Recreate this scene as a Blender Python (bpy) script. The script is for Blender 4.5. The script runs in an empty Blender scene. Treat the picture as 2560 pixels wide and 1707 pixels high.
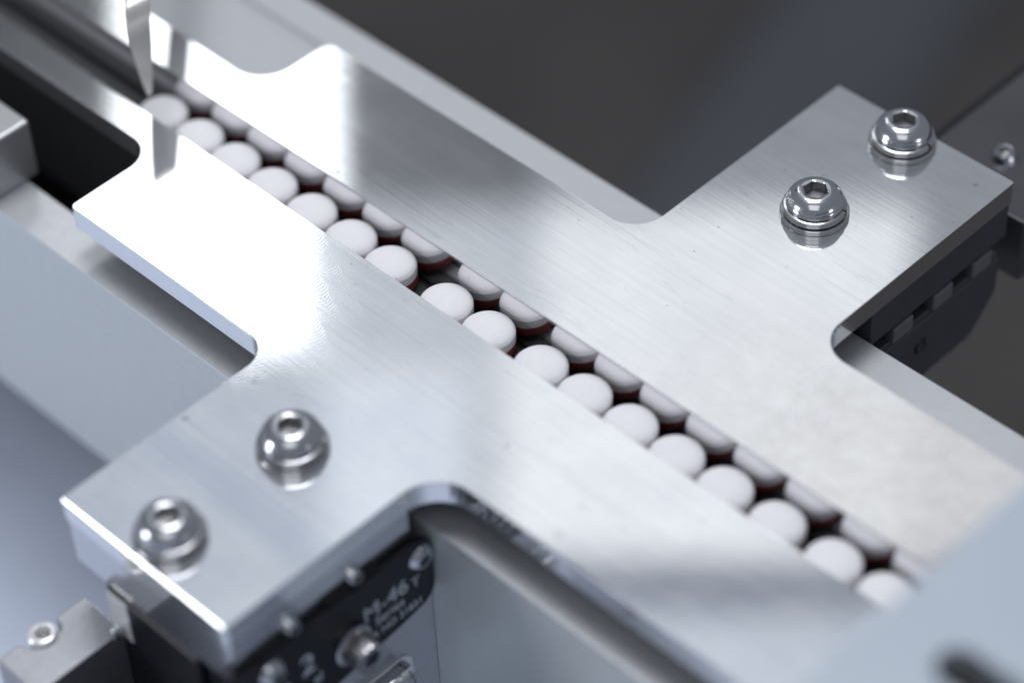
import bpy, bmesh, math, random
from mathutils import Vector, Matrix

random.seed(7)
MM = 0.001
PI = math.pi
S = bpy.context.scene
COL = S.collection

# ------------------------------------------------------------------ camera
cd = bpy.data.cameras.new("camera")
cam = bpy.data.objects.new("camera", cd)
COL.objects.link(cam)
S.camera = cam
cd.sensor_width = 36.0
cd.lens = 97.165
cd.clip_start = 0.02
cd.clip_end = 50.0
cam.matrix_world = Matrix((
    (0.7126, -0.4752, 0.5162, 0.1984203),
    (0.7005, 0.5225, -0.4860, -0.1862209),
    (-0.0387, 0.7079, 0.7052, 0.2735390),
    (0, 0, 0, 1)))
cd.dof.use_dof = True
cd.dof.focus_distance = 0.400
cd.dof.aperture_fstop = 6.4
cd.dof.aperture_blades = 9

# ------------------------------------------------------------------ room light
W = bpy.data.worlds.new("World")
S.world = W
W.use_nodes = True
bg = W.node_tree.nodes["Background"]
bg.inputs[0].default_value = (0.86, 0.93, 1.06, 1)
bg.inputs[1].default_value = 0.27

S.view_settings.view_transform = 'Standard'
S.view_settings.look = 'None'
S.view_settings.exposure = 0.0
S.view_settings.gamma = 1.0
S.cycles.use_denoising = True
S.cycles.max_bounces = 10
S.cycles.glossy_bounces = 8
S.cycles.sample_clamp_indirect = 6.0


def lamp(name, loc, sx, sy, L, color, target=(0, 0, 0), xdir=None, spread=180):
    """area lamp of sx * sy mm and radiance L, facing target"""
    d = bpy.data.lights.new(name, 'AREA')
    d.shape = 'RECTANGLE'
    d.size, d.size_y = sx * MM, sy * MM
    d.energy = L * PI * sx * sy * 1e-6
    d.color = color
    d.spread = math.radians(spread)
    o = bpy.data.objects.new(name, d)
    COL.objects.link(o)
    z = (Vector(loc) - Vector(target)).normalized()
    x = Vector(xdir) if xdir else Vector((0, 0, 1)).cross(z)
    x = (x - z * x.dot(z)).normalized()
    y = z.cross(x)
    m = Matrix((x, y, z)).transposed().to_4x4()
    m.translation = Vector(loc) * MM
    o.matrix_world = m
    return o


AX = (0.7126, 0.7005, 0.0387)
AT = lambda c: (c[0] + 516.2, c[1] - 486.0, c[2] - 705.2)
c = (-368, 226, 304)
lamp("strip_light", c, 69, 156, 3.0, (0.95, 0.98, 1.0), AT(c), AX)
c = (-378, 171, 335)
lamp("strip_light", c, 22, 65, 3.0, (0.95, 0.98, 1.0), AT(c), AX)
c = (-300, 172, 393)
lamp("reflection_fill", c, 149, 77, 0.23, (0.8, 0.93, 1.1), AT(c), AX)  # added bluish fill, lightens the reflection on the front tab
c = (-311, 223, 346)
lamp("reflection_panel", c, 11, 53, 0.5, (0.95, 0.98, 1.02), AT(c), AX)  # dim strip added to soften the edge of the strip light's reflection
c = (-274, 231, 371)
lamp("reflection_panel", c, 60, 113, 0.30, (0.95, 0.98, 1.03), AT(c), AX)  # added fill, brightens the middle of the front plate
c = (-210, 294, 373)
lamp("reflection_panel", c, 121, 114, 0.66, (0.98, 0.99, 1.0), AT(c), AX)
c = (-121, 360, 392)
lamp("reflection_panel", c, 99, 75, 0.43, (1.0, 0.98, 0.96), AT(c), AX)  # panel added to lighten the right end of the back plate
c = (-211, 191, 443)
lamp("reflection_fill", c, 376, 57, 0.27, (0.8, 0.92, 1.1), AT(c), AX)  # added for the blue-grey tone reflected low on the front plate
lamp("side_light", (-500, -780, 235), 270, 270, 13.0, (0.96, 0.98, 1.0))
lamp("work_light", (850, 220, 170), 190, 190, 5.0, (1.0, 0.97, 1.0))
lamp("overhead_fill", (-170, 170, 950), 420, 420, 9.8, (0.97, 0.98, 1.0))  # fill added to brighten the tablets, kept out of the plates' reflections
lamp("overhead_fill", (330, -420, 900), 600, 600, 1.1, (0.97, 0.98, 1.0))  # broad dim fill added for the grey tone on the screw domes


# ------------------------------------------------------------------ materials
def new_mat(name):
    m = bpy.data.materials.new(name)
    m.use_nodes = True
    nt = m.node_tree
    for n in list(nt.nodes):
        nt.nodes.remove(n)
    out = nt.nodes.new("ShaderNodeOutputMaterial")
    return m, nt, out


def N(nt, typ, **kw):
    n = nt.nodes.new(typ)
    for k, v in kw.items():
        if k.startswith("i_"):
            key = k[2:]
            n.inputs[int(key) if key.isdigit() else key].default_value = v
        else:
            setattr(n, k, v)
    return n


def M_(nt, op, a, b=None, c=None, clamp=False):
    n = nt.nodes.new("ShaderNodeMath")
    n.operation = op
    n.use_clamp = clamp
    for i, v in enumerate((a, b, c)):
        if v is None:
            continue
        if isinstance(v, (int, float)):
            n.inputs[i].default_value = v
        else:
            nt.links.new(v, n.inputs[i])
    return n.outputs[0]


def coords(nt, scale=(1000, 1000, 1000), rot=0.0):
    t = nt.nodes.new("ShaderNodeTexCoord")
    m = nt.nodes.new("ShaderNodeMapping")
    m.inputs["Scale"].default_value = scale
    m.inputs["Rotation"].default_value = (0, 0, rot)
    nt.links.new(t.outputs["Object"], m.inputs["Vector"])
    return m.outputs[0]


def noise(nt, vec, scale=1.0, detail=4.0, rough=0.55):
    n = N(nt, "ShaderNodeTexNoise")
    n.inputs["Scale"].default_value = scale
    n.inputs["Detail"].default_value = detail
    n.inputs["Roughness"].default_value = rough
    nt.links.new(vec, n.inputs["Vector"])
    return n.outputs["Fac"]


def ramp(nt, fac, stops):
    r = nt.nodes.new("ShaderNodeValToRGB")
    e = r.color_ramp.elements
    while len(e) < len(stops):
        e.new(0.5)
    for i, (p, col) in enumerate(stops):
        e[i].position = p
        e[i].color = (*col, 1) if len(col) == 3 else col
    nt.links.new(fac, r.inputs[0])
    return r.outputs[0]


def bump(nt, height, dist, strength=1.0, prev=None):
    b = nt.nodes.new("ShaderNodeBump")
    b.inputs["Strength"].default_value = strength
    b.inputs["Distance"].default_value = dist
    nt.links.new(height, b.inputs["Height"])
    if prev:
        nt.links.new(prev, b.inputs["Normal"])
    return b.outputs[0]


def gloss(nt, color, rough, normal=None):
    g = nt.nodes.new("ShaderNodeBsdfAnisotropic")
    g.distribution = 'MULTI_GGX'
    if isinstance(color, tuple):
        g.inputs["Color"].default_value = (*color, 1)
    else:
        nt.links.new(color, g.inputs["Color"])
    if isinstance(rough, (int, float)):
        g.inputs["Roughness"].default_value = rough
    else:
        nt.links.new(rough, g.inputs["Roughness"])
    if normal:
        nt.links.new(normal, g.inputs["Normal"])
    return g.outputs[0]


def mix(nt, fac, a, b):
    n = nt.nodes.new("ShaderNodeMixShader")
    if isinstance(fac, (int, float)):
        n.inputs[0].default_value = fac
    else:
        nt.links.new(fac, n.inputs[0])
    nt.links.new(a, n.inputs[1])
    nt.links.new(b, n.inputs[2])
    return n.outputs[0]


def diffuse(nt, color, normal=None):
    d = nt.nodes.new("ShaderNodeBsdfDiffuse")
    if isinstance(color, tuple):
        d.inputs[0].default_value = (*color, 1)
    else:
        nt.links.new(color, d.inputs[0])
    if normal:
        nt.links.new(normal, d.inputs["Normal"])
    return d.outputs[0]


def plate_material(name, arcs=False, scuffs=False):
    """ground aluminium: mirror lobe plus a soft lobe, brushed along X"""
    m, nt, out = new_mat(name)
    P = coords(nt)
    Pb = coords(nt, (25, 2600, 1000))
    Pc = coords(nt, (120, 900, 1000))
    grain = noise(nt, Pb, 1.0, 5, 0.6)
    wide = noise(nt, Pc, 0.35, 4, 0.6)
    cloud = noise(nt, P, 0.07, 4, 0.6)
    nrm = bump(nt, grain, 2.3e-6, 1.0)
    if arcs:
        R = coords(nt, (1000, 1000, 1000), math.radians(24))
        sx = nt.nodes.new("ShaderNodeSeparateXYZ")
        nt.links.new(R, sx.inputs[0])
        u, v = sx.outputs[0], sx.outputs[1]
        wob = noise(nt, P, 0.5, 3)
        v2 = M_(nt, 'ADD', v, M_(nt, 'MULTIPLY', wob, 0.8))
        vm = M_(nt, 'MULTIPLY', M_(nt, 'SUBTRACT', M_(nt, 'FRACT', M_(nt, 'DIVIDE', v2, 3.1)), 0.5), 3.1)
        arc = M_(nt, 'SQRT', M_(nt, 'MAXIMUM', M_(nt, 'SUBTRACT', 3.4, M_(nt, 'MULTIPLY', vm, vm)), 0.05))
        ph = M_(nt, 'SUBTRACT', u, arc)
        ph = M_(nt, 'ADD', ph, M_(nt, 'MULTIPLY', noise(nt, P, 1.6, 2), 0.45))
        wv = M_(nt, 'SINE', M_(nt, 'MULTIPLY', ph, 2 * PI / 0.62))
        wv = M_(nt, 'POWER', M_(nt, 'MULTIPLY_ADD', wv, 0.5, 0.5), 2.0)
        obj = nt.nodes.new("ShaderNodeSeparateXYZ")
        nt.links.new(P, obj.inputs[0])
        # milled patch fades out towards the two ends of the wing
        ax = M_(nt, 'MULTIPLY', M_(nt, 'ADD', obj.outputs[0], 33.0), 0.045)
        g = M_(nt, 'SUBTRACT', 1.0, M_(nt, 'MULTIPLY', ax, ax), clamp=True)
        patch = N(nt, "ShaderNodeMapRange", interpolation_type='SMOOTHSTEP')
        nt.links.new(noise(nt, P, 0.16, 2), patch.inputs[0])
        patch.inputs[1].default_value = 0.36
        patch.inputs[2].default_value = 0.52
        g = M_(nt, 'MULTIPLY', g, patch.outputs[0])
        h = M_(nt, 'MULTIPLY', wv, g)
        nrm = bump(nt, h, 1.15e-6, 1.0, nrm)
        # the plate is very slightly crowned beyond the wing
        s_ = M_(nt, 'ADD', M_(nt, 'MULTIPLY', obj.outputs[0], 0.7126), M_(nt, 'MULTIPLY', obj.outputs[1], 0.7005))
        s_ = M_(nt, 'ADD', s_, 56.0)
        cl_ = M_(nt, 'MINIMUM', M_(nt, 'MAXIMUM', s_, 0.0), 14.0)
        hh = M_(nt, 'ADD', M_(nt, 'DIVIDE', M_(nt, 'MULTIPLY', cl_, cl_), 28.0), M_(nt, 'MAXIMUM', M_(nt, 'SUBTRACT', s_, 14.0), 0.0))
        nrm = bump(nt, M_(nt, 'MULTIPLY', hh, -1.0), 0.0155 * MM, 1.0, nrm)
    # faint wear that belongs to the surface
    streak = noise(nt, coords(nt, (9, 1100, 1000)), 1.0, 5, 0.7)
    cs = M_(nt, 'ADD', M_(nt, 'MULTIPLY', cloud, 0.55), M_(nt, 'MULTIPLY', streak, 0.45))
    base = ramp(nt, cs, [(0.33, (0.78, 0.80, 0.83)), (0.66, (0.93, 0.94, 0.95))])
    # tiny pits and dried drops
    vo = N(nt, "ShaderNodeTexVoronoi")
    vo.inputs["Scale"].default_value = 0.28
    nt.links.new(P, vo.inputs["Vector"])
    pit = M_(nt, 'LESS_THAN', vo.outputs["Distance"], 0.038)
    vo2 = N(nt, "ShaderNodeTexVoronoi")
    vo2.inputs["Scale"].default_value = 0.16
    nt.links.new(P, vo2.inputs["Vector"])
    rad = M_(nt, 'MULTIPLY_ADD', vo2.outputs["Color"], 0.08, 0.05)
    ring = M_(nt, 'LESS_THAN', M_(nt, 'ABSOLUTE', M_(nt, 'SUBTRACT', vo2.outputs["Distance"], rad)), 0.018)
    ring = M_(nt, 'MULTIPLY', ring, M_(nt, 'GREATER_THAN', noise(nt, P, 0.05, 1), 0.52))
    spots = M_(nt, 'MULTIPLY', M_(nt, 'MAXIMUM', M_(nt, 'MULTIPLY', pit, 0.75), M_(nt, 'MULTIPLY', ring, 0.30)),
               M_(nt, 'GREATER_THAN', noise(nt, P, 0.11, 2), 0.42))
    mx = nt.nodes.new("ShaderNodeMix")
    mx.data_type = 'RGBA'
    nt.links.new(spots, mx.inputs[0])
    nt.links.new(base, mx.inputs[6])
    mx.inputs[7].default_value = (0.22, 0.21, 0.2, 1)
    base = mx.outputs[2]
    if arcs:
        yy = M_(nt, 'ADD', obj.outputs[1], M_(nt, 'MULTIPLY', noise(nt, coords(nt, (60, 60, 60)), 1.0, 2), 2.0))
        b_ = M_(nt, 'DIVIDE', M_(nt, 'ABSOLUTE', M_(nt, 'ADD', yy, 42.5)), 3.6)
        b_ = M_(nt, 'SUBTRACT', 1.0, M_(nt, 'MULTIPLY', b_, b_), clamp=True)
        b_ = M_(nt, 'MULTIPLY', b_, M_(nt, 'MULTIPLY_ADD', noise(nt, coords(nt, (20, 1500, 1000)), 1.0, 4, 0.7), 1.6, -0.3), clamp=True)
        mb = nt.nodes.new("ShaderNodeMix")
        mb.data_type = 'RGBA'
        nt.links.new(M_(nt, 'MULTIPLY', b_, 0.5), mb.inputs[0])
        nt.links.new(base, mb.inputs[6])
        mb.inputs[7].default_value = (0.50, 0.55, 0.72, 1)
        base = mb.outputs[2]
    sc_ = None
    for ang, off in ((0.35, 0.0), (-0.55, 7.0), (1.2, 19.0)):
        q_ = nt.nodes.new("ShaderNodeVectorMath")
        q_.operation = 'ADD'
        q_.inputs[1].default_value = (off, off * 1.7, 0)
        nt.links.new(coords(nt, (18, 420, 300), ang), q_.inputs[0])
        ln = M_(nt, 'LESS_THAN', M_(nt, 'ABSOLUTE', M_(nt, 'SUBTRACT', noise(nt, q_.outputs[0], 1.0, 1), 0.5)), 0.0035)
        ln = M_(nt, 'MULTIPLY', ln, M_(nt, 'GREATER_THAN', noise(nt, q_.outputs[0], 0.6, 2), 0.54))
        sc_ = ln if sc_ is None else M_(nt, 'MAXIMUM', sc_, ln)
    ms_ = nt.nodes.new("ShaderNodeMix")
    ms_.data_type = 'RGBA'
    nt.links.new(M_(nt, 'MULTIPLY', sc_, 0.17), ms_.inputs[0])
    nt.links.new(base, ms_.inputs[6])
    ms_.inputs[7].default_value = (0.45, 0.46, 0.49, 1)
    base = ms_.outputs[2]
    smear = N(nt, "ShaderNodeMapRange", interpolation_type='SMOOTHSTEP')
    nt.links.new(noise(nt, coords(nt, (1000, 1000, 1000), 0.7), 0.09, 5, 0.62), smear.inputs[0])
    smear.inputs[1].default_value = 0.46
    smear.inputs[2].default_value = 0.66
    r1 = M_(nt, 'MULTIPLY_ADD', wide, 0.04, 0.022)
    r1 = M_(nt, 'MULTIPLY_ADD', smear.outputs[0], 0.022, r1)
    r2 = M_(nt, 'MULTIPLY_ADD', wide, 0.14, 0.28)
    sh = mix(nt, 0.15, gloss(nt, base, r1, nrm), gloss(nt, base, r2, nrm))
    if scuffs:
        obj = nt.nodes.new("ShaderNodeSeparateXYZ")
        nt.links.new(P, obj.inputs[0])
        k = M_(nt, 'MULTIPLY', M_(nt, 'SUBTRACT', obj.outputs[0], 6.0), 0.03, clamp=True)
        mott = noise(nt, P, 0.35, 5, 0.7)
        dcol = ramp(nt, mott, [(0.3, (0.56, 0.53, 0.49)), (0.7, (0.80, 0.78, 0.75))])
        k = M_(nt, 'MULTIPLY', k, M_(nt, 'MULTIPLY', M_(nt, 'SUBTRACT', M_(nt, 'MULTIPLY_ADD', mott, 14.0, 36.0), obj.outputs[1]), 0.06, clamp=True))
        sh = mix(nt, M_(nt, 'MULTIPLY', k, 0.5), sh, diffuse(nt, dcol))
    nt.links.new(sh, out.inputs[0])
    return m


def metal(name, color, rough, soft=0.0, soft_rough=0.4, grain=None, gdist=1e-6, diff=0.0, dcol=None, mottled=0.0):
    m, nt, out = new_mat(name)
    P = coords(nt)
    nrm = None
    if grain:
        nrm = bump(nt, noise(nt, coords(nt, tuple(1000 * g for g in grain)), 1.0, 4, 0.6), gdist)
    col = color
    if mottled:
        n = noise(nt, P, 0.6, 5, 0.65)
        a = tuple(c * (1 - mottled) for c in color)
        b = tuple(min(1, c * (1 + mottled)) for c in color)
        col = ramp(nt, n, [(0.3, a), (0.7, b)])
    sh = gloss(nt, col, rough, nrm)
    if soft:
        sh = mix(nt, soft, sh, gloss(nt, col, soft_rough, nrm))
    if diff:
        sh = mix(nt, diff, sh, diffuse(nt, dcol or color, nrm))
    nt.links.new(sh, out.inputs[0])
    return m


def paint(name, color, rough=0.5, spec=0.5, var=0.0, vscale=0.2, bumpy=0.0):
    m, nt, out = new_mat(name)
    b = nt.nodes.new("ShaderNodeBsdfPrincipled")
    P = coords(nt)
    if var:
        n = noise(nt, P, vscale, 5, 0.6)
        col = ramp(nt, n, [(0.25, tuple(c * (1 - var) for c in color)), (0.75, tuple(min(1, c * (1 + var)) for c in color))])
        nt.links.new(col, b.inputs["Base Color"])
    else:
        b.inputs["Base Color"].default_value = (*color, 1)
    b.inputs["Roughness"].default_value = rough
    b.inputs["Specular IOR Level"].default_value = spec
    if bumpy:
        nt.links.new(bump(nt, noise(nt, P, 6.0, 4), bumpy), b.inputs["Normal"])
    nt.links.new(b.outputs[0], out.inputs[0])
    return m


def tablet_material(name, color, speck):
    m, nt, out = new_mat(name)
    b = nt.nodes.new("ShaderNodeBsdfPrincipled")
    t = nt.nodes.new("ShaderNodeTexCoord")
    oi = nt.nodes.new("ShaderNodeObjectInfo")
    ad = nt.nodes.new("ShaderNodeVectorMath")
    ad.operation = 'MULTIPLY_ADD'
    nt.links.new(t.outputs["Object"], ad.inputs[0])
    ad.inputs[1].default_value = (1000, 1000, 1000)
    cm = nt.nodes.new("ShaderNodeCombineXYZ")
    for i in range(3):
        nt.links.new(M_(nt, 'MULTIPLY', oi.outputs["Random"], 37.0 + 11 * i), cm.inputs[i])
    nt.links.new(cm.outputs[0], ad.inputs[2])
    P = ad.outputs[0]
    n = noise(nt, P, 0.9, 4)
    base = ramp(nt, n, [(0.3, tuple(c * 0.965 for c in color)), (0.7, color)])
    if speck:
        vo = N(nt, "ShaderNodeTexVoronoi")
        vo.inputs["Scale"].default_value = 0.17
        nt.links.new(P, vo.inputs["Vector"])
        s = M_(nt, 'LESS_THAN', vo.outputs["Distance"], 0.032)
        mx = nt.nodes.new("ShaderNodeMix")
        mx.data_type = 'RGBA'
        nt.links.new(M_(nt, 'MULTIPLY', s, 0.55), mx.inputs[0])
        nt.links.new(base, mx.inputs[6])
        mx.inputs[7].default_value = (0.75, 0.28, 0.30, 1)
        base = mx.outputs[2]
    nt.links.new(base, b.inputs["Base Color"])
    b.inputs["Roughness"].default_value = 0.55
    b.inputs["Specular IOR Level"].default_value = 0.35
    nt.links.new(bump(nt, noise(nt, P, 9.0, 3), 1.2e-5), b.inputs["Normal"])
    nt.links.new(b.outputs[0], out.inputs[0])
    return m


MAT = {
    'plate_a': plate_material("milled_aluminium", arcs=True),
    'plate_b': plate_material("worn_aluminium", scuffs=True),
    'wall': metal("polished_steel_strip", (0.80, 0.80, 0.82), 0.03, 0.15, 0.2, (0.02, 0.3, 4.0), 8e-7),
    'liner': metal("scratched_liner", (0.64, 0.63, 0.63), 0.05, 0.25, 0.25, (0.03, 1, 9.0), 2.2e-6),
    'screw': metal("stainless_screw", (0.52, 0.53, 0.56), 0.11, 0.25, 0.3),
    'socket': metal("dull_socket_steel", (0.40, 0.40, 0.41), 0.25, 0.3, 0.5),
    'washer': metal("stainless_washer", (0.45, 0.45, 0.46), 0.16, 0.3, 0.35),
    'block': metal("machined_block", (0.66, 0.67, 0.70), 0.11, 0.3, 0.35, (0.5, 0.5, 3), 1e-6),
    'stage': metal("anodised_stage", (0.62, 0.64, 0.68), 0.35, 0, 0, (1.5, 1.5, 1.5), 2e-6, 0.4, (0.42, 0.44, 0.47), 0.06),
    'black': paint("black_anodised", (0.010, 0.011, 0.014), 0.36, 0.22, 0.15, 2.0),
    'void': paint("shade_black", (0.012, 0.012, 0.014), 0.6, 0.3),  # near-black colour standing in for deep shade and dark reflections
    'rail': metal("blasted_aluminium", (0.64, 0.65, 0.68), 0.32, 0.5, 0.5, (2, 2, 2), 2.5e-6, 0.42, (0.5, 0.51, 0.53), 0.10),
    'railside': metal("brushed_rail_side", (0.62, 0.65, 0.68), 0.38, 0, 0, (0.3, 1, 3), 2e-6, 0.6, (0.57, 0.605, 0.61), 0.06),
    'white': tablet_material("white_tablet_layer", (0.86, 0.85, 0.88), True),
    'red': tablet_material("red_tablet_layer", (0.34, 0.055, 0.05), False),
    'belt': paint("black_belt_rubber", (0.07, 0.07, 0.075), 0.42, 0.5, 0.2, 1.5),
    'cord': paint("grey_belt_cord", (0.20, 0.20, 0.21), 0.4, 0.5, 0.2, 1.5),
    'letter': paint("pale_print", (0.5, 0.54, 0.6), 0.5),
    'cover': paint("grey_blue_enamel", (0.40, 0.46, 0.53), 0.35, 0.5, 0.04, 0.05),
    'dark': paint("dark_bracket_paint", (0.048, 0.049, 0.055), 0.35, 0.5, 0.15, 0.1),
    'clamp': metal("sawn_clamp_steel", (0.45, 0.46, 0.49), 0.4, 0, 0, (0.4, 3, 1), 3e-6, 0.3, (0.25, 0.26, 0.29), 0.10),
    'blade': metal("satin_blade", (0.72, 0.71, 0.69), 0.3, 0, 0, None, 0, 0.3, (0.6, 0.58, 0.56)),
    'floor_dark': paint("dark_machine_floor", (0.080, 0.073, 0.070), 0.6, 0.3, 0.35, 0.006),
    'floor_pale': paint("pale_machine_bed", (0.56, 0.62, 0.76), 0.5, 0.4, 0.12, 0.02),
    'tooth': paint("grey_cage_tooth", (0.13, 0.13, 0.15), 0.4, 0.4),
    'slate': paint("slate_stage_paint", (0.05, 0.055, 0.07), 0.4, 0.4, 0.1, 0.2),
    'edge': metal("sawn_plate_edge", (0.88, 0.89, 0.90), 0.10, 0.25, 0.3, (0.4, 0.4, 1), 2e-6),
    'rail_b': metal("grey_anodised_rail", (0.6, 0.61, 0.64), 0.5, 0, 0, (2, 2, 2), 2.5e-6, 0.6, (0.40, 0.41, 0.43), 0.06),
    'scuff': paint("pale_scuff", (0.72, 0.72, 0.73), 0.5),
    'bar': paint("blue_grey_bar", (0.16, 0.20, 0.30), 0.5, 0.3),
    'darkener': paint("grey_darkener", (0.14, 0.14, 0.155), 0.5, 0.4),
    'tone_band': paint("grey_band_paint", (0.098, 0.104, 0.116), 0.65, 0.3, 0.1, 0.01),
    'block_grey': metal("dull_support_block", (0.55, 0.56, 0.58), 0.35, 0, 0, (1, 1, 1), 2e-6, 0.5, (0.32, 0.32, 0.32), 0.05),
    'collar': metal("bright_collar", (0.93, 0.93, 0.94), 0.22, 0.3, 0.4, None, 0, 0.35, (0.85, 0.85, 0.86)),
}


# ------------------------------------------------------------------ mesh helpers (millimetres in, metres out)
def finish(name, bm, mat, parent=None, loc=(0, 0, 0), smooth=None, bevel=None, seg=2):
    bmesh.ops.recalc_face_normals(bm, faces=bm.faces)
    me = bpy.data.meshes.new(name)
    bm.transform(Matrix.Scale(MM, 4))
    bm.to_mesh(me)
    bm.free()
    me.materials.append(MAT[mat])
    o = bpy.data.objects.new(name, me)
    COL.objects.link(o)
    o.location = Vector(loc) * MM
    if parent:
        o.parent = parent
    if smooth:
        for p in me.polygons:
            p.use_smooth = True
        me.set_sharp_from_angle(angle=math.radians(smooth))
    if bevel:
        b = o.modifiers.new("edge", 'BEVEL')
        b.width = bevel * MM
        b.segments = seg
        b.limit_method = 'ANGLE'
        b.angle_limit = math.radians(35)
    return o


def tag(o, label=None, cat=None, group=None, kind=None):
    for k, v in (('label', label), ('category', cat), ('group', group), ('kind', kind)):
        if v:
            o[k] = v
    return o


def empty(name, loc, label, cat, group=None, rotz=0.0):
    o = bpy.data.objects.new(name, None)
    o.empty_display_size = 0.003
    COL.objects.link(o)
    o.location = Vector(loc) * MM
    o.rotation_euler = (0, 0, rotz)
    return tag(o, label, cat, group)


def fillet(pts, n=10):
    """closed outline; a point (x, y, r) gets a rounded corner of radius r"""
    out = []
    L = len(pts)
    for i in range(L):
        p = pts[i]
        r = p[2] if len(p) > 2 else 0
        P = Vector(p[:2])
        if not r:
            out.append(P)
            continue
        A, B = Vector(pts[i - 1][:2]) - P, Vector(pts[(i + 1) % L][:2]) - P
        A.normalize(); B.normalize()
        half = A.angle(B) / 2
        d = r / math.tan(half)
        c = P + (A + B).normalized() * (r / math.sin(half))
        s, e = P + A * d - c, P + B * d - c
        a0, a1 = math.atan2(s.y, s.x), math.atan2(e.y, e.x)
        da = (a1 - a0 + PI) % (2 * PI) - PI
        for k in range(n + 1):
            a = a0 + da * k / n
            out.append(c + Vector((math.cos(a), math.sin(a))) * r)
    return out


def prism(outline, z0, z1, holes=(), axes='xyz'):
    """extrude a 2D outline (with holes) from z0 to z1"""
    bm = bmesh.new()
    edges = []
    for loop in [outline] + list(holes):
        vs = [bm.verts.new((p[0], p[1], z0)) for p in loop]
        for i in range(len(vs)):
            edges.append(bm.edges.new((vs[i - 1], vs[i])))
    if holes:
        bmesh.ops.triangle_fill(bm, use_beauty=True, use_dissolve=False, edges=edges)
    else:
        bm.faces.new(list(bm.verts))
    r = bmesh.ops.extrude_face_region(bm, geom=list(bm.faces))
    for v in r['geom']:
        if isinstance(v, bmesh.types.BMVert):
            v.co.z = z1
    if axes == 'yzx':          # outline is (y, z), extruded along x
        for v in bm.verts:
            v.co = Vector((v.co.z, v.co.x, v.co.y))
    elif axes == 'xzy':        # outline is (x, z), extruded along y
        for v in bm.verts:
            v.co = Vector((v.co.x, v.co.z, v.co.y))
    return bm


def box(x0, x1, y0, y1, z0, z1, bm=None):
    bm = bm or bmesh.new()
    r = bmesh.ops.create_cube(bm, size=1.0)
    for v in r['verts']:
        v.co = Vector(((x0 + x1) / 2 + v.co.x * (x1 - x0), (y0 + y1) / 2 + v.co.y * (y1 - y0), (z0 + z1) / 2 + v.co.z * (z1 - z0)))
    return bm


def lathe(profile, n=48, bm=None, cap0=False, cap1=False):
    """revolve (r, z) about z"""
    bm = bm or bmesh.new()
    rings = []
    for r, z in profile:
        if r < 1e-6:
            rings.append([bm.verts.new((0, 0, z))])
        else:
            rings.append([bm.verts.new((r * math.cos(2 * PI * k / n), r * math.sin(2 * PI * k / n), z)) for k in range(n)])
    for a, b in zip(rings, rings[1:]):
        if len(a) == 1 and len(b) == 1:
            continue
        for k in range(n):
            k2 = (k + 1) % n
            if len(a) == 1:
                bm.faces.new((a[0], b[k2], b[k]))
            elif len(b) == 1:
                bm.faces.new((a[k], a[k2], b[0]))
            else:
                bm.faces.new((a[k], a[k2], b[k2], b[k]))
    if cap0 and len(rings[0]) > 1:
        bm.faces.new(rings[0])
    if cap1 and len(rings[-1]) > 1:
        bm.faces.new(rings[-1])
    return bm


def hex_r(a, flats):
    """distance to a hexagon of the given width across flats at angle a"""
    k = (a % (PI / 3)) - PI / 6
    return flats / 2 / math.cos(k)


def ringed(profile, n=48, flats=3.0, depth=1.9, z_floor=None):
    """lathe whose last ring leads into a hexagon socket; returns (head, socket)"""
    bm = lathe(profile, n)
    bm.verts.ensure_lookup_table()
    top = [v for v in bm.verts][-n:]
    zt = profile[-1][1]
    hx = []
    for k in range(n):
        a = 2 * PI * k / n
        r = hex_r(a, flats)
        hx.append(bm.verts.new((r * math.cos(a), r * math.sin(a), zt - 0.05)))
    for k in range(n):
        k2 = (k + 1) % n
        bm.faces.new((top[k], top[k2], hx[k2], hx[k]))
    so = bmesh.new()
    A, B, Cc = [], [], []
    for k in range(n):
        a = 2 * PI * k / n
        r = hex_r(a, flats)
        A.append(so.verts.new((r * math.cos(a), r * math.sin(a), zt - 0.05)))
        B.append(so.verts.new((r * math.cos(a), r * math.sin(a), zt - depth)))
    c0 = so.verts.new((0, 0, zt - depth - 0.35))
    for k in range(n):
        k2 = (k + 1) % n
        so.faces.new((A[k], A[k2], B[k2], B[k]))
        so.faces.new((B[k], B[k2], c0))
    return bm, so


def point_x(bm):
    """turn a shape built along +z so that it points along +x"""
    for v in bm.verts:
        v.co = Vector((v.co.z, v.co.x, v.co.y))
    return bm


def text_mesh(name, body, size, parent, mat, M, thick=0.05, xs=1.0):
    cu = bpy.data.curves.new("lettering", 'FONT')
    cu.body = body
    cu.size = size * MM
    cu.extrude = thick * MM
    cu.align_x = 'LEFT'
    o = bpy.data.objects.new("lettering", cu)
    COL.objects.link(o)
    dg = bpy.context.evaluated_depsgraph_get()
    me = bpy.data.meshes.new_from_object(o.evaluated_get(dg))
    COL.objects.unlink(o)
    bpy.data.objects.remove(o)
    me.materials.clear()
    me.materials.append(MAT[mat])
    me.transform(Matrix.Diagonal((xs, 1, 1, 1)))
    if callable(M):
        for v in me.vertices:
            v.co = M(v.co)
    else:
        me.transform(M)
    q = bpy.data.objects.new(name, me)
    COL.objects.link(q)
    q.parent = parent
    return q


# ------------------------------------------------------------------ surroundings
floor = finish("machine_floor", box(-1600, 900, 20, 2600, -410, -400), 'floor_dark')
tag(floor, "dark blurred machine floor far below the conveyor", kind="structure")
bed = finish("machine_bed", box(-900, 600, -700, -10, -92, -82), 'floor_pale')
tag(bed, "pale bluish machine bed out of focus below the near rail", kind="structure")

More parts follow.
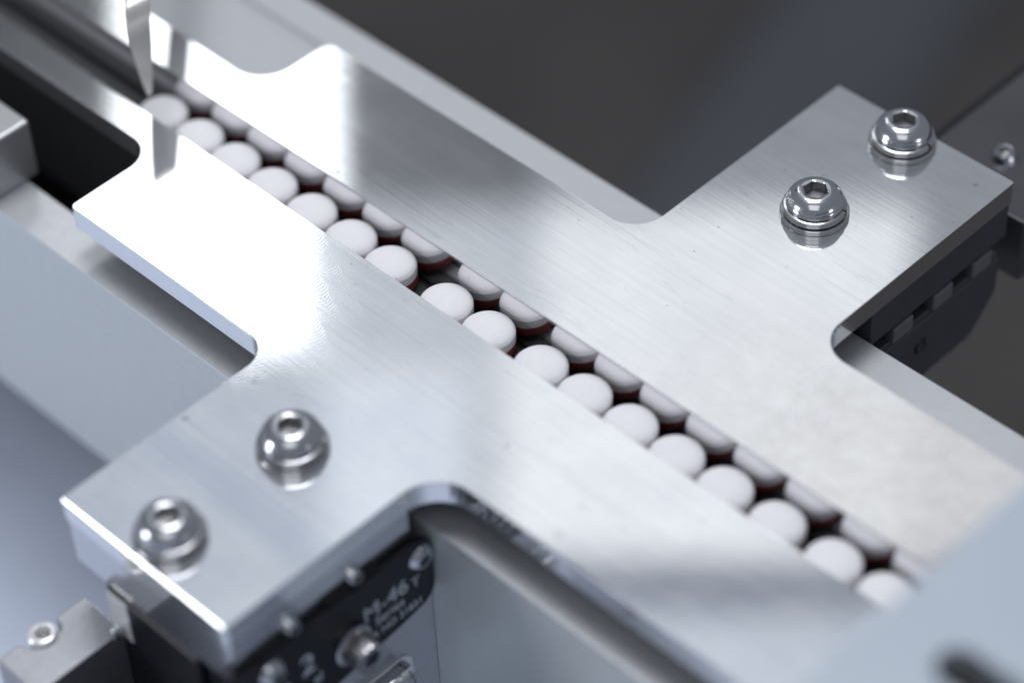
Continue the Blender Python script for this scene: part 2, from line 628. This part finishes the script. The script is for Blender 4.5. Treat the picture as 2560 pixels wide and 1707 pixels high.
bm = lathe([(48, -300), (48, 1300)], 48, cap0=True, cap1=True)
bm.transform(Matrix.Translation((-346, 600, -425)) @ Matrix.Rotation(math.radians(16), 4, 'Z') @ Matrix.Rotation(-PI / 2, 4, 'X'))
tone_band = finish("background_band", bm, 'tone_band', smooth=60)  # made-up cylinder, shaped to give a soft lighter band in the background
tag(tone_band, "broad blurred grey cylinder added for the lighter band behind the rails", "added cylinder")

# ------------------------------------------------------------------ guide plates
NEAR = fillet([(-190, -5.2), (-70.6, -5.2, 5), (-70.6, -21.7, 0.9), (-25.8, -21.7, 4.5), (-25.8, -59.6, 0.4),
               (7.5, -59.6, 0.4), (7.5, -21.6, 6.5), (150, -21.6), (150, 0), (-190, 0)], 12)
FAR = fillet([(-190, 9), (150, 9), (150, 30.35), (29.8, 30.35, 5.5), (29.8, 75.9, 0.4), (-3.7, 75.9, 0.4),
              (-3.7, 30.35, 5.5), (-70, 30.35, 1.6), (-70, 16.2, 6), (-190, 16.2)], 12)
def sides(o):
    """the sawn edges of a plate are rougher than its polished faces"""
    o.data.materials.append(MAT['edge'])
    for p in o.data.polygons:
        if abs(p.normal.z) < 0.5:
            p.material_index = 1


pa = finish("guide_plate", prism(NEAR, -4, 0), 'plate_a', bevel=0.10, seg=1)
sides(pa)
tag(pa, "shiny milled guide plate in front of the tablets, its tab pointing to the lower left", "guide plate",
    "guide plates beside the tablet row")
pb = finish("guide_plate", prism(FAR, -4, 0), 'plate_b', bevel=0.06, seg=1)
sides(pb)
tag(pb, "shiny aluminium guide plate behind the tablets, its tab pointing to the upper right", "guide plate",
    "guide plates beside the tablet row")
finish("guide_strip", box(-190, 150, 8.95, 10.4, -9.0, -4.03), 'liner', pb)
finish("channel_face", box(-190, 150, 8.93, 8.99, -3.98, -0.3), 'wall', pb)
finish("guide_strip", box(-190, 150, -1.4, 0.0, -9.0, -4.06), 'wall', pa)

# ------------------------------------------------------------------ side rails and channel bottom
ra = finish("side_rail", box(-260, 190, -24.4, -17.0, -54, -9), 'rail', bevel=0.14)
ra.data.materials.append(MAT['railside'])
for p in ra.data.polygons:
    if p.normal.y < -0.9:
        p.material_index = 1
tag(ra, "grey blue side rail under the front guide plate", "rail", "side rails of the conveyor")
rail_prof = [(12, -54), (43, -54), (43, -9), (36.6, -9), (36.2, -9.5), (35.4, -9.5), (35, -9), (12, -9)]
rb = finish("side_rail", prism(rail_prof, -260, 190, axes='yzx'), 'rail_b', bevel=0.2)
tag(rb, "light grey side rail under the back guide plate, grooved along its top", "rail", "side rails of the conveyor")

belt = empty("conveyor_belt", (0, 4.5, -9.6), "dark grooved conveyor belt carrying the white tablets", "conveyor belt")
finish("belt_bed", box(-190, 150, -5.8, 5.8, -20, -0.35), 'belt', belt)
finish("recess_shade", box(-250, 180, -21.4, 7.4, -46, -40), 'void', belt)  # near-black sheet standing in for the shade between the rails
for y0, y1 in ((-3.9, -1.5), (-1.1, 1.1), (1.5, 3.9)):
    finish("belt_strip", box(-190, 150, y0, y1, -0.34, 0.35), 'cord' if y0 == -1.1 else 'belt', belt, bevel=0.15)

# ------------------------------------------------------------------ tablets
def tablet_meshes():
    n = 64
    R = 4.0
    dome = []
    for k in range(9):
        a = k / 8
        dome.append((R * 0.985 * math.sin(a * PI / 2), 1.3 * (math.cos(a * PI / 2) ** 1.05)))
    top = [(0, dome[0][1])] + [(r, z) for r, z in dome[1:]]
    prof = top + [(R, -0.06), (R + 0.02, -0.25), (R + 0.02, -1.55)]
    w = lathe([(r, z) for r, z in prof], n)
    prof2 = [(R + 0.02, -1.55), (R + 0.01, -3.0), (R * 0.96, -3.15), (R * 0.7, -3.75), (R * 0.35, -4.05), (0, -4.15)]
    d = lathe(prof2, n)
    return w, d


TX = [-81.63, -73.0, -64.55, -56.0, -47.15, -38.45, -29.98, -18.07, -9.48, 0.97, 9.48, 18.2, 26.85, 35.6, 44.85, 54.6, 63.4, 72.0]
TL = [
    "white tablet right under the tip of the hanging steel blade",
    "white tablet next to the one under the hanging steel blade",
    "white tablet two places on from the one under the hanging blade",
    "white tablet three places on from the one under the hanging blade",
    "white tablet three places before the wide gap, towards the hanging blade",
    "white tablet two places before the wide gap, towards the hanging blade",
    "white tablet with its dark red underside showing, last one before the wide gap",
    "white tablet standing alone just after the wide gap in the row",
    "white tablet with a red lower half showing, second after the wide gap",
    "white tablet third after the wide gap, just past a narrow gap",
    "white tablet fourth after the wide gap in the row",
    "white tablet in the lower half of the row, fifth after the wide gap",
    "white tablet in the lower half of the row, fifth from the grey cover",
    "white tablet in the lower half of the row, fourth from the grey cover",
    "white tablet two places before the one touching the blurred grey cover",
    "white tablet next to the one the grey cover half hides",
    "blurred white tablet partly hidden by the corner of the grey cover",
    "white tablet almost wholly hidden under the grey cover",
]
wm, rm = tablet_meshes()
t0 = empty("tablet", (TX[0], 4.95, -4.9), TL[0], "tablet", "two layer tablets in the channel")
w0 = finish("white_layer", wm, 'white', t0, smooth=50)
r0 = finish("red_layer", rm, 'red', t0, smooth=50)
for i in range(1, 17):
    t = t0.copy()
    COL.objects.link(t)
    t.location = Vector((TX[i], 4.95 + random.uniform(-0.06, 0.03), -4.9)) * MM
    t.rotation_euler = (random.uniform(-0.012, 0.012), random.uniform(-0.012, 0.012), random.uniform(0, 6.28))
    t['label'] = TL[i]
    for ch in (w0, r0):
        q = ch.copy()
        COL.objects.link(q)
        q.parent = t

# ------------------------------------------------------------------ button head screws on the tabs
def dome_point(a):
    """profile of a button head, a = 0 at its rim and 1 at the flat ring round the socket"""
    t = a * 1.22
    return 2.5 + 1.8 * (math.cos(t) - math.cos(1.22)) / (1 - math.cos(1.22)), 0.3 + 2.3 * math.sin(t) / math.sin(1.22)


def button_screw(loc, label, rotz):
    s = empty("button_screw", loc, label, "screw", "button head screws on the guide plates", rotz)
    prof = [(0.5, 0), (4.95, 0), (5.1, 0.12), (5.1, 0.75), (4.95, 0.9), (0.5, 0.9)]
    finish("flat_washer", lathe(prof, 64), 'washer', s, smooth=40)
    # split spring washer
    bm = bmesh.new()
    n = 60
    rings = []
    for k in range(n + 1):
        a = 0.05 + (2 * PI - 0.1) * k / n
        z = 0.92 + 0.12 * k / n
        rings.append([bm.verts.new((r * math.cos(a), r * math.sin(a), z + dz)) for r, dz in
                      ((2.8, 0), (4.55, 0), (4.74, 0.14), (4.74, 0.86), (4.55, 1.0), (2.8, 1.0))])
    for A, B in zip(rings, rings[1:]):
        for j in range(6):
            bm.faces.new((A[j], A[(j + 1) % 6], B[(j + 1) % 6], B[j]))
    bm.faces.new(rings[0]); bm.faces.new(rings[-1])
    finish("spring_washer", bm, 'washer', s, smooth=40)
    z0 = 2.06
    prof = [(2.0, z0), (4.0, z0), (4.2, z0 + 0.1), (4.3, z0 + 0.3)]
    for k in range(1, 15):
        a = k / 14
        r, z = dome_point(a)
        z += z0
        prof.append((r, z))
    zt = prof[-1][1]
    prof.append((2.3, zt + 0.06))
    prof.append((2.0, zt + 0.03))
    bm, so = ringed(prof, 48, 3.35, 1.9)
    h = finish("screw_head", bm, 'screw', s, smooth=45)
    finish("hex_socket", so, 'socket', h, smooth=30)
    return s, h, z0


sc = []
for loc, lab, rz in (
        ((12.4, 51.0, 0), "sharp steel button screw with stamped letters, the nearer one on the back plate's tab", 0.38),
        ((12.1, 71.7, 0), "slightly blurred steel button screw by the outer end of the back plate's tab", 0.1),
        ((-9.4, -32.4, 0), "steel button screw on the front plate's tab, nearer the tablets", 0.5),
        ((-9.4, -54.2, 0), "blurred steel button screw at the outer end of the front plate's tab", 0.8)):
    sc.append(button_screw(loc, lab, rz))


def on_dome(co):
    u, v = co.x / MM, co.y / MM
    a = -2.58 + u / 3.6
    t = 0.30 + v * 0.235
    r, z = dome_point(t)
    z += 2.06 + 0.02 + co.z / MM
    a -= 0.38
    return Vector((r * math.cos(a), r * math.sin(a), z)) * MM


text_mesh("stamped_lettering", "THE", 1.7, sc[0][1], 'collar', on_dome, 0.08, 0.85)

# ------------------------------------------------------------------ linear stages under the tabs
def small_head(r, h, flats, depth):
    prof = [(r * 0.5, 0), (r, 0)]
    for k in range(1, 9):
        a = k / 8
        prof.append((r - r * 0.42 * a, h * math.sin(a * 1.3) / math.sin(1.3)))
    return ringed(prof, 24, flats, depth)


def put_screw(parent, x, y, z, r=1.9, h=1.2, flats=1.9, depth=1.0, name="cap_screw", mat='screw'):
    bm, so = small_head(r, h, flats, depth)
    o = finish(name, point_x(bm), mat, parent, smooth=45)
    o.location = Vector((x, y, z)) * MM
    q = finish("hex_socket", point_x(so), 'socket', o, smooth=30)
    return o


stA = empty("linear_stage", (0, 0, 0), "grey linear stage with black lettered side label under the front plate's tab",
            "linear stage", "linear stages under the tabs")
finish("carriage", box(-25.6, 7.3, -59.3, -27.2, -12.6, -4.03), 'block', stA, bevel=0.14, seg=1)
finish("slide_body", box(-19.0, 6.4, -58.5, -25.2, -70, -13.1), 'black', stA, bevel=0.3)
finish("side_panel", box(6.5, 7.5, -58.5, -24.45, -70, -14), 'stage', stA, bevel=0.1)
lab = fillet([(-64, -9.7, 1.0), (-64, -25.6), (-45, -25.6), (-38, -24.6), (-31.0, -23.6), (-24.7, -22.4, 3.2), (-24.7, -9.7, 2.6)], 8)
lp = finish("label_plate", prism(lab, 7.55, 8.7, axes='yzx'), 'black', stA, bevel=0.2)
finish("label_lip", box(7.35, 8.2, -56.0, -47.5, -9.65, -8.9), 'black', stA, bevel=0.1)
finish("label_lip", box(7.35, 8.2, -43.5, -34.0, -9.65, -8.9), 'black', stA, bevel=0.1)


def on_label(y, z, x=8.73):
    return Matrix(((0, 0, 1, x * MM), (1, 0, 0, y * MM), (0, 1, 0, z * MM), (0, 0, 0, 1)))


for body, size, y, z, xs in (("M-46", 4.0, -38.0, -17.4, 1.0), ("Series", 2.4, -36.0, -19.6, 0.95), ("ER NO 31831", 1.9, -37.6, -21.9, 0.95),
                             ("T", 2.6, -29.0, -17.8, 1.0), ("2", 5.4, -49.6, -18.4, 1.0), ("=", 4.6, -54.0, -19.8, 1.0),
                             ("al", 2.5, -47.6, -21.5, 1.0)):
    text_mesh("lettering", body, size, lp, 'letter', on_label(y, z), 0.03, xs)
put_screw(stA, 8.72, -26.9, -13.0, 2.1, 0.9, 1.9, 0.8)
put_screw(stA, 8.72, -54.2, -12.9, 2.1, 1.2, 1.9, 0.8)
put_screw(stA, 7.32, -38.0, -8.0, 1.5, 1.2, 1.4, 0.7)
put_screw(stA, 7.32, -49.4, -8.3, 1.5, 1.2, 1.4, 0.7)
# proud knurled cap screw with its washer
wz = finish("cap_washer", point_x(lathe([(0.5, 0), (3.2, 0), (3.25, 0.2), (3.25, 0.7), (3.1, 0.8), (0.5, 0.8)], 40)), 'washer', stA, smooth=40)
wz.location = Vector((8.72, -40.6, -19.0)) * MM
n = 48
prof = [(0.5, 0), (2.6, 0), (2.6, 3.1), (2.45, 3.4), (1.9, 3.45)]
bm, so = ringed(prof, 48, 2.6, 1.5)
for v in bm.verts:
    rr = math.hypot(v.co.x, v.co.y)
    if rr > 2.55:
        k = round(math.atan2(v.co.y, v.co.x) / (2 * PI) * 48)
        s_ = 1.0 if k % 2 else 0.94
        v.co.x *= s_
        v.co.y *= s_
kn = finish("knurled_cap_screw", point_x(bm), 'washer', stA, smooth=20)
kn.location = Vector((9.5, -40.6, -19.0)) * MM
finish("hex_socket", point_x(so), 'socket', kn, smooth=30)
# pale recess plate with the knurled adjuster pin
rec = fillet([(-46, -50), (-29.4, -50), (-29.4, -31.6, 2.2), (-46, -31.6, 2.2)], 8)
rp = finish("recess_plate", prism(rec, 7.52, 7.9, axes='yzx'), 'collar', stA, bevel=0.1)
pin = bmesh.new()
prof = [(0.4, 0), (1.5, 0), (1.7, 0.2), (1.7, 1.6), (1.95, 1.7), (1.95, 6.2), (2.0, 6.3), (2.25, 6.5), (2.25, 7.2), (2.0, 7.3),
        (2.0, 7.7), (2.35, 7.8), (2.35, 8.5), (2.1, 8.6), (0.4, 8.6)]
lathe(prof, 40, pin)
for v in pin.verts:
    v.co = Vector((v.co.x, v.co.z, v.co.y))
pp = finish("adjuster_pin", pin, 'screw', stA, smooth=35)
pp.location = Vector((9.6, -40.2, -33.2)) * MM
finish("set_pin", lathe([(0, 0.8), (0.5, 0.6), (0.7, 0), (0.7, -1)], 20), 'screw', stA, smooth=50).location = Vector((-16.9, -61.0, -19.4)) * MM
finish("end_panel", box(-19.2, 0.0, -59.75, -58.55, -45, -12.75), 'black', stA, bevel=0.3, seg=1)
finish("dark_box", box(-6.0, 5.0, -90, -60.1, -70, -26), 'void', stA, bevel=0.6)  # black box added to darken the end face's reflection and the space below
finish("end_pad", box(-18.9, -14.6, -59.95, -59.72, -21.2, -13.2), 'collar', stA, bevel=0.1)

stB = empty("linear_stage", (0, 0, 0), "dark linear stage with a toothed bearing cage under the back plate's tab",
            "linear stage", "linear stages under the tabs")
finish("carriage", box(-3.4, 29.6, 43.7, 75.6, -10.6, -4.03), 'slate', stB, bevel=0.2)
finish("gap_shade", box(-2.0, 27.5, 44.2, 75.0, -16.5, -10.7), 'void', stB)  # near-black box standing in for the shade behind the cage teeth
body = fillet([(43.4, -27.7), (69.5, -27.7, 2.5), (75.2, -22.0, 2.0), (75.2, -15.2), (43.4, -15.2)], 6)
bd = finish("slide_body", prism(body, -2, 29.2, axes='yzx'), 'slate', stB, bevel=0.3)
finish("cage_rail", box(26.5, 28.9, 43.6, 75.0, -16.2, -14.2), 'dark', stB, bevel=0.2)
for k in range(3):
    y0 = 49.4 + 9.35 * k
    finish("cage_tooth", box(27.4, 29.5, y0, y0 + 4.6, -14.6, -11.6), 'tooth', stB, bevel=0.3)
put_screw(stB, 29.0, 56.6, -20.2, 1.7, 0.5, 2.0, 0.8, mat='black')

# ------------------------------------------------------------------ clamp block, support block, blade, cover, bracket
cbk = finish("clamp_block", prism(fillet([(-25.4, -75), (-16.7, -75), (-16.7, -59.75), (-25.4, -59.75), (-25.4, -64.8), (-23.2, -65.4, 0.8),
                                          (-22.2, -68.2, 1.2), (-23.2, -70.6, 0.8), (-25.4, -71.2)], 6), -48, -20), 'clamp', bevel=0.25)
tag(cbk, "grey sawn steel block with a notch for a collar, beside the front stage", "clamp block")
ring = [(1.1, -2.2), (1.1, -0.2), (1.3, 0.25), (1.75, 0.3), (2.1, 0.0), (2.15, -0.6), (2.15, -6)]
cl = empty("collar_screw", (-23.95, -68.1, -19.4), "small bright ring shaped screw set in the notch of the grey clamp block", "screw")
finish("collar", lathe(ring, 40), 'collar', cl, smooth=50)
finish("socket_floor", lathe([(0, -1.4), (1.11, -1.4)], 24), 'socket', cl)

sb = finish("support_block", box(-150, -88.8, -24.3, -14.7, -8.97, 2.0), 'block_grey', bevel=0.5)
tag(sb, "blurred grey block resting on the front rail at the left edge", "block")

# tapering blade hanging over the far end of the row
bl = empty("hanging_blade", (-79.6, 1.85, 2.0), "tapering pale metal blade hanging down over the tablets", "blade")
bm = bmesh.new()
d = Vector((-0.72, 0.69, 0)).normalized()
path = [(0, z, hw) for z, hw in ((0.0, 0.45), (2.0, 0.85), (5.0, 1.35), (8.0, 1.75), (11.0, 2.05))]
for k in range(1, 9):
    a_ = k / 8 * PI / 2
    path.append((4.5 - 4.5 * math.cos(a_), 11.0 + 4.5 * math.sin(a_), 2.05 + 0.05 * k))
path += [(30, 15.5, 2.8), (90, 15.5, 3.4)]
prev = None
for i_, (h_, z_, hw) in enumerate(path):
    a0, a1 = path[max(0, i_ - 1)], path[min(len(path) - 1, i_ + 1)]
    t_ = Vector((a1[0] - a0[0], a1[1] - a0[1])).normalized()
    nn = Vector((-t_.y, t_.x)) * 0.35
    row = []
    for off in (1, -1):
        c_ = d * (h_ + nn.x * off)
        zz = z_ + nn.y * off
        for s_ in (-1, 1):
            row.append(bm.verts.new((c_.x, c_.y + s_ * hw, zz)))
    row = [row[0], row[1], row[3], row[2]]
    if prev:
        for k in range(4):
            bm.faces.new((prev[k], prev[(k + 1) % 4], row[(k + 1) % 4], row[k]))
    else:
        bm.faces.new(row)
    prev = row
bm.faces.new(prev)
finish("blade_strip", bm, 'blade', bl, smooth=40, bevel=0.1)

slot = []
cx0, cx1, cy, sr = 94.6, 118, -24.2, 2.9
for k in range(13):
    a_ = PI / 2 + PI * k / 12
    slot.append((cx0 + sr * math.cos(a_), cy + sr * math.sin(a_)))
for k in range(13):
    a_ = -PI / 2 + PI * k / 12
    slot.append((cx1 + sr * math.cos(a_), cy + sr * math.sin(a_)))
cov = empty("end_cover", (0, 0, 34), "large out of focus grey blue cover with a dark slot at the lower right", "cover")
finish("cover_plate", prism([(83.45, -75), (200, -75), (200, 60), (83.45, 60)], -2, 0, holes=[slot]), 'cover', cov)
finish("slot_shade", prism([(p[0] * 1, p[1]) for p in slot], -9, -2.1), 'void', cov)  # black plug below the slot, its shade put in as colour

br0 = box(4.0, 8.5, 78, 190, -34, -15)
br = finish("mounting_bracket", box(8.6, 30.5, 79, 190, -22, -10), 'dark', bevel=0.4)
tag(br, "dark grey mounting bracket behind the back plate's tab, out of focus", "bracket")
finish("bracket_flange", br0, 'black', br, bevel=0.4)
bs = empty("bracket_screw", (19.0, 89.0, -10), "small blurred screw on the dark bracket at the right edge", "screw")
bm, so = small_head(2.2, 1.5, 1.9, 1.0)
hd = finish("screw_head", bm, 'screw', bs, smooth=45)
finish("hex_socket", so, 'socket', hd, smooth=30)

lh = empty("reflection_darkener", (-400, 220, 300), "dark housing panels and bar around the strip light above the rails", "added panels")  # out-of-view panels added only to darken what the plates mirror
for c_, w_, h_, m_ in (((-458, 190, 270), 112, 119, 'void'), ((-337, 292, 288), 66, 124, 'darkener'), ((-156, 280, 419), 201, 15, 'bar')):
    z_ = Vector((-516.2, 486.0, 705.2)).normalized()
    x_ = Vector(AX)
    x_ = (x_ - z_ * x_.dot(z_)).normalized()
    y_ = z_.cross(x_)
    bm = box(-w_ / 2, w_ / 2, -h_ / 2, h_ / 2, 0, 3)
    mt = Matrix((x_, y_, z_)).transposed().to_4x4()
    mt.translation = Vector(c_) - Vector((-400, 220, 300))
    bm.transform(mt)
    finish("darkening_panel", bm, m_, lh)

# pale scuff marks on the back plate
for line in ([(35.54, 19.56), (37.37, 17.34), (39.33, 16.05), (40.85, 15.52)], [(38.24, 22.8), (40.21, 21.09), (41.23, 19.71)],
             [(38.83, 19.84), (41.22, 18.92), (42.59, 17.12)], [(39.86, 25.07), (42.29, 23.77), (44.57, 23.91), (46.74, 23.2)],
             [(46.24, 25.44), (46.71, 23.56)]):
    bm = bmesh.new()
    prev = None
    L_ = len(line)
    for i_, p_ in enumerate(line):
        a0, a1 = Vector(line[max(0, i_ - 1)]), Vector(line[min(L_ - 1, i_ + 1)])
        t_ = (a1 - a0).normalized()
        w_ = 0.17 * (0.25 + math.sin(PI * (i_ + 0.5) / L_))
        row = [bm.verts.new((p_[0] - t_.y * w_, p_[1] + t_.x * w_, 0.002)), bm.verts.new((p_[0], p_[1], 0.03)),
               bm.verts.new((p_[0] + t_.y * w_, p_[1] - t_.x * w_, 0.002))]
        if prev:
            bm.faces.new((prev[0], prev[1], row[1], row[0]))
            bm.faces.new((prev[1], prev[2], row[2], row[1]))
        prev = row
    finish("scuff_mark", bm, 'scuff', pb, smooth=60)
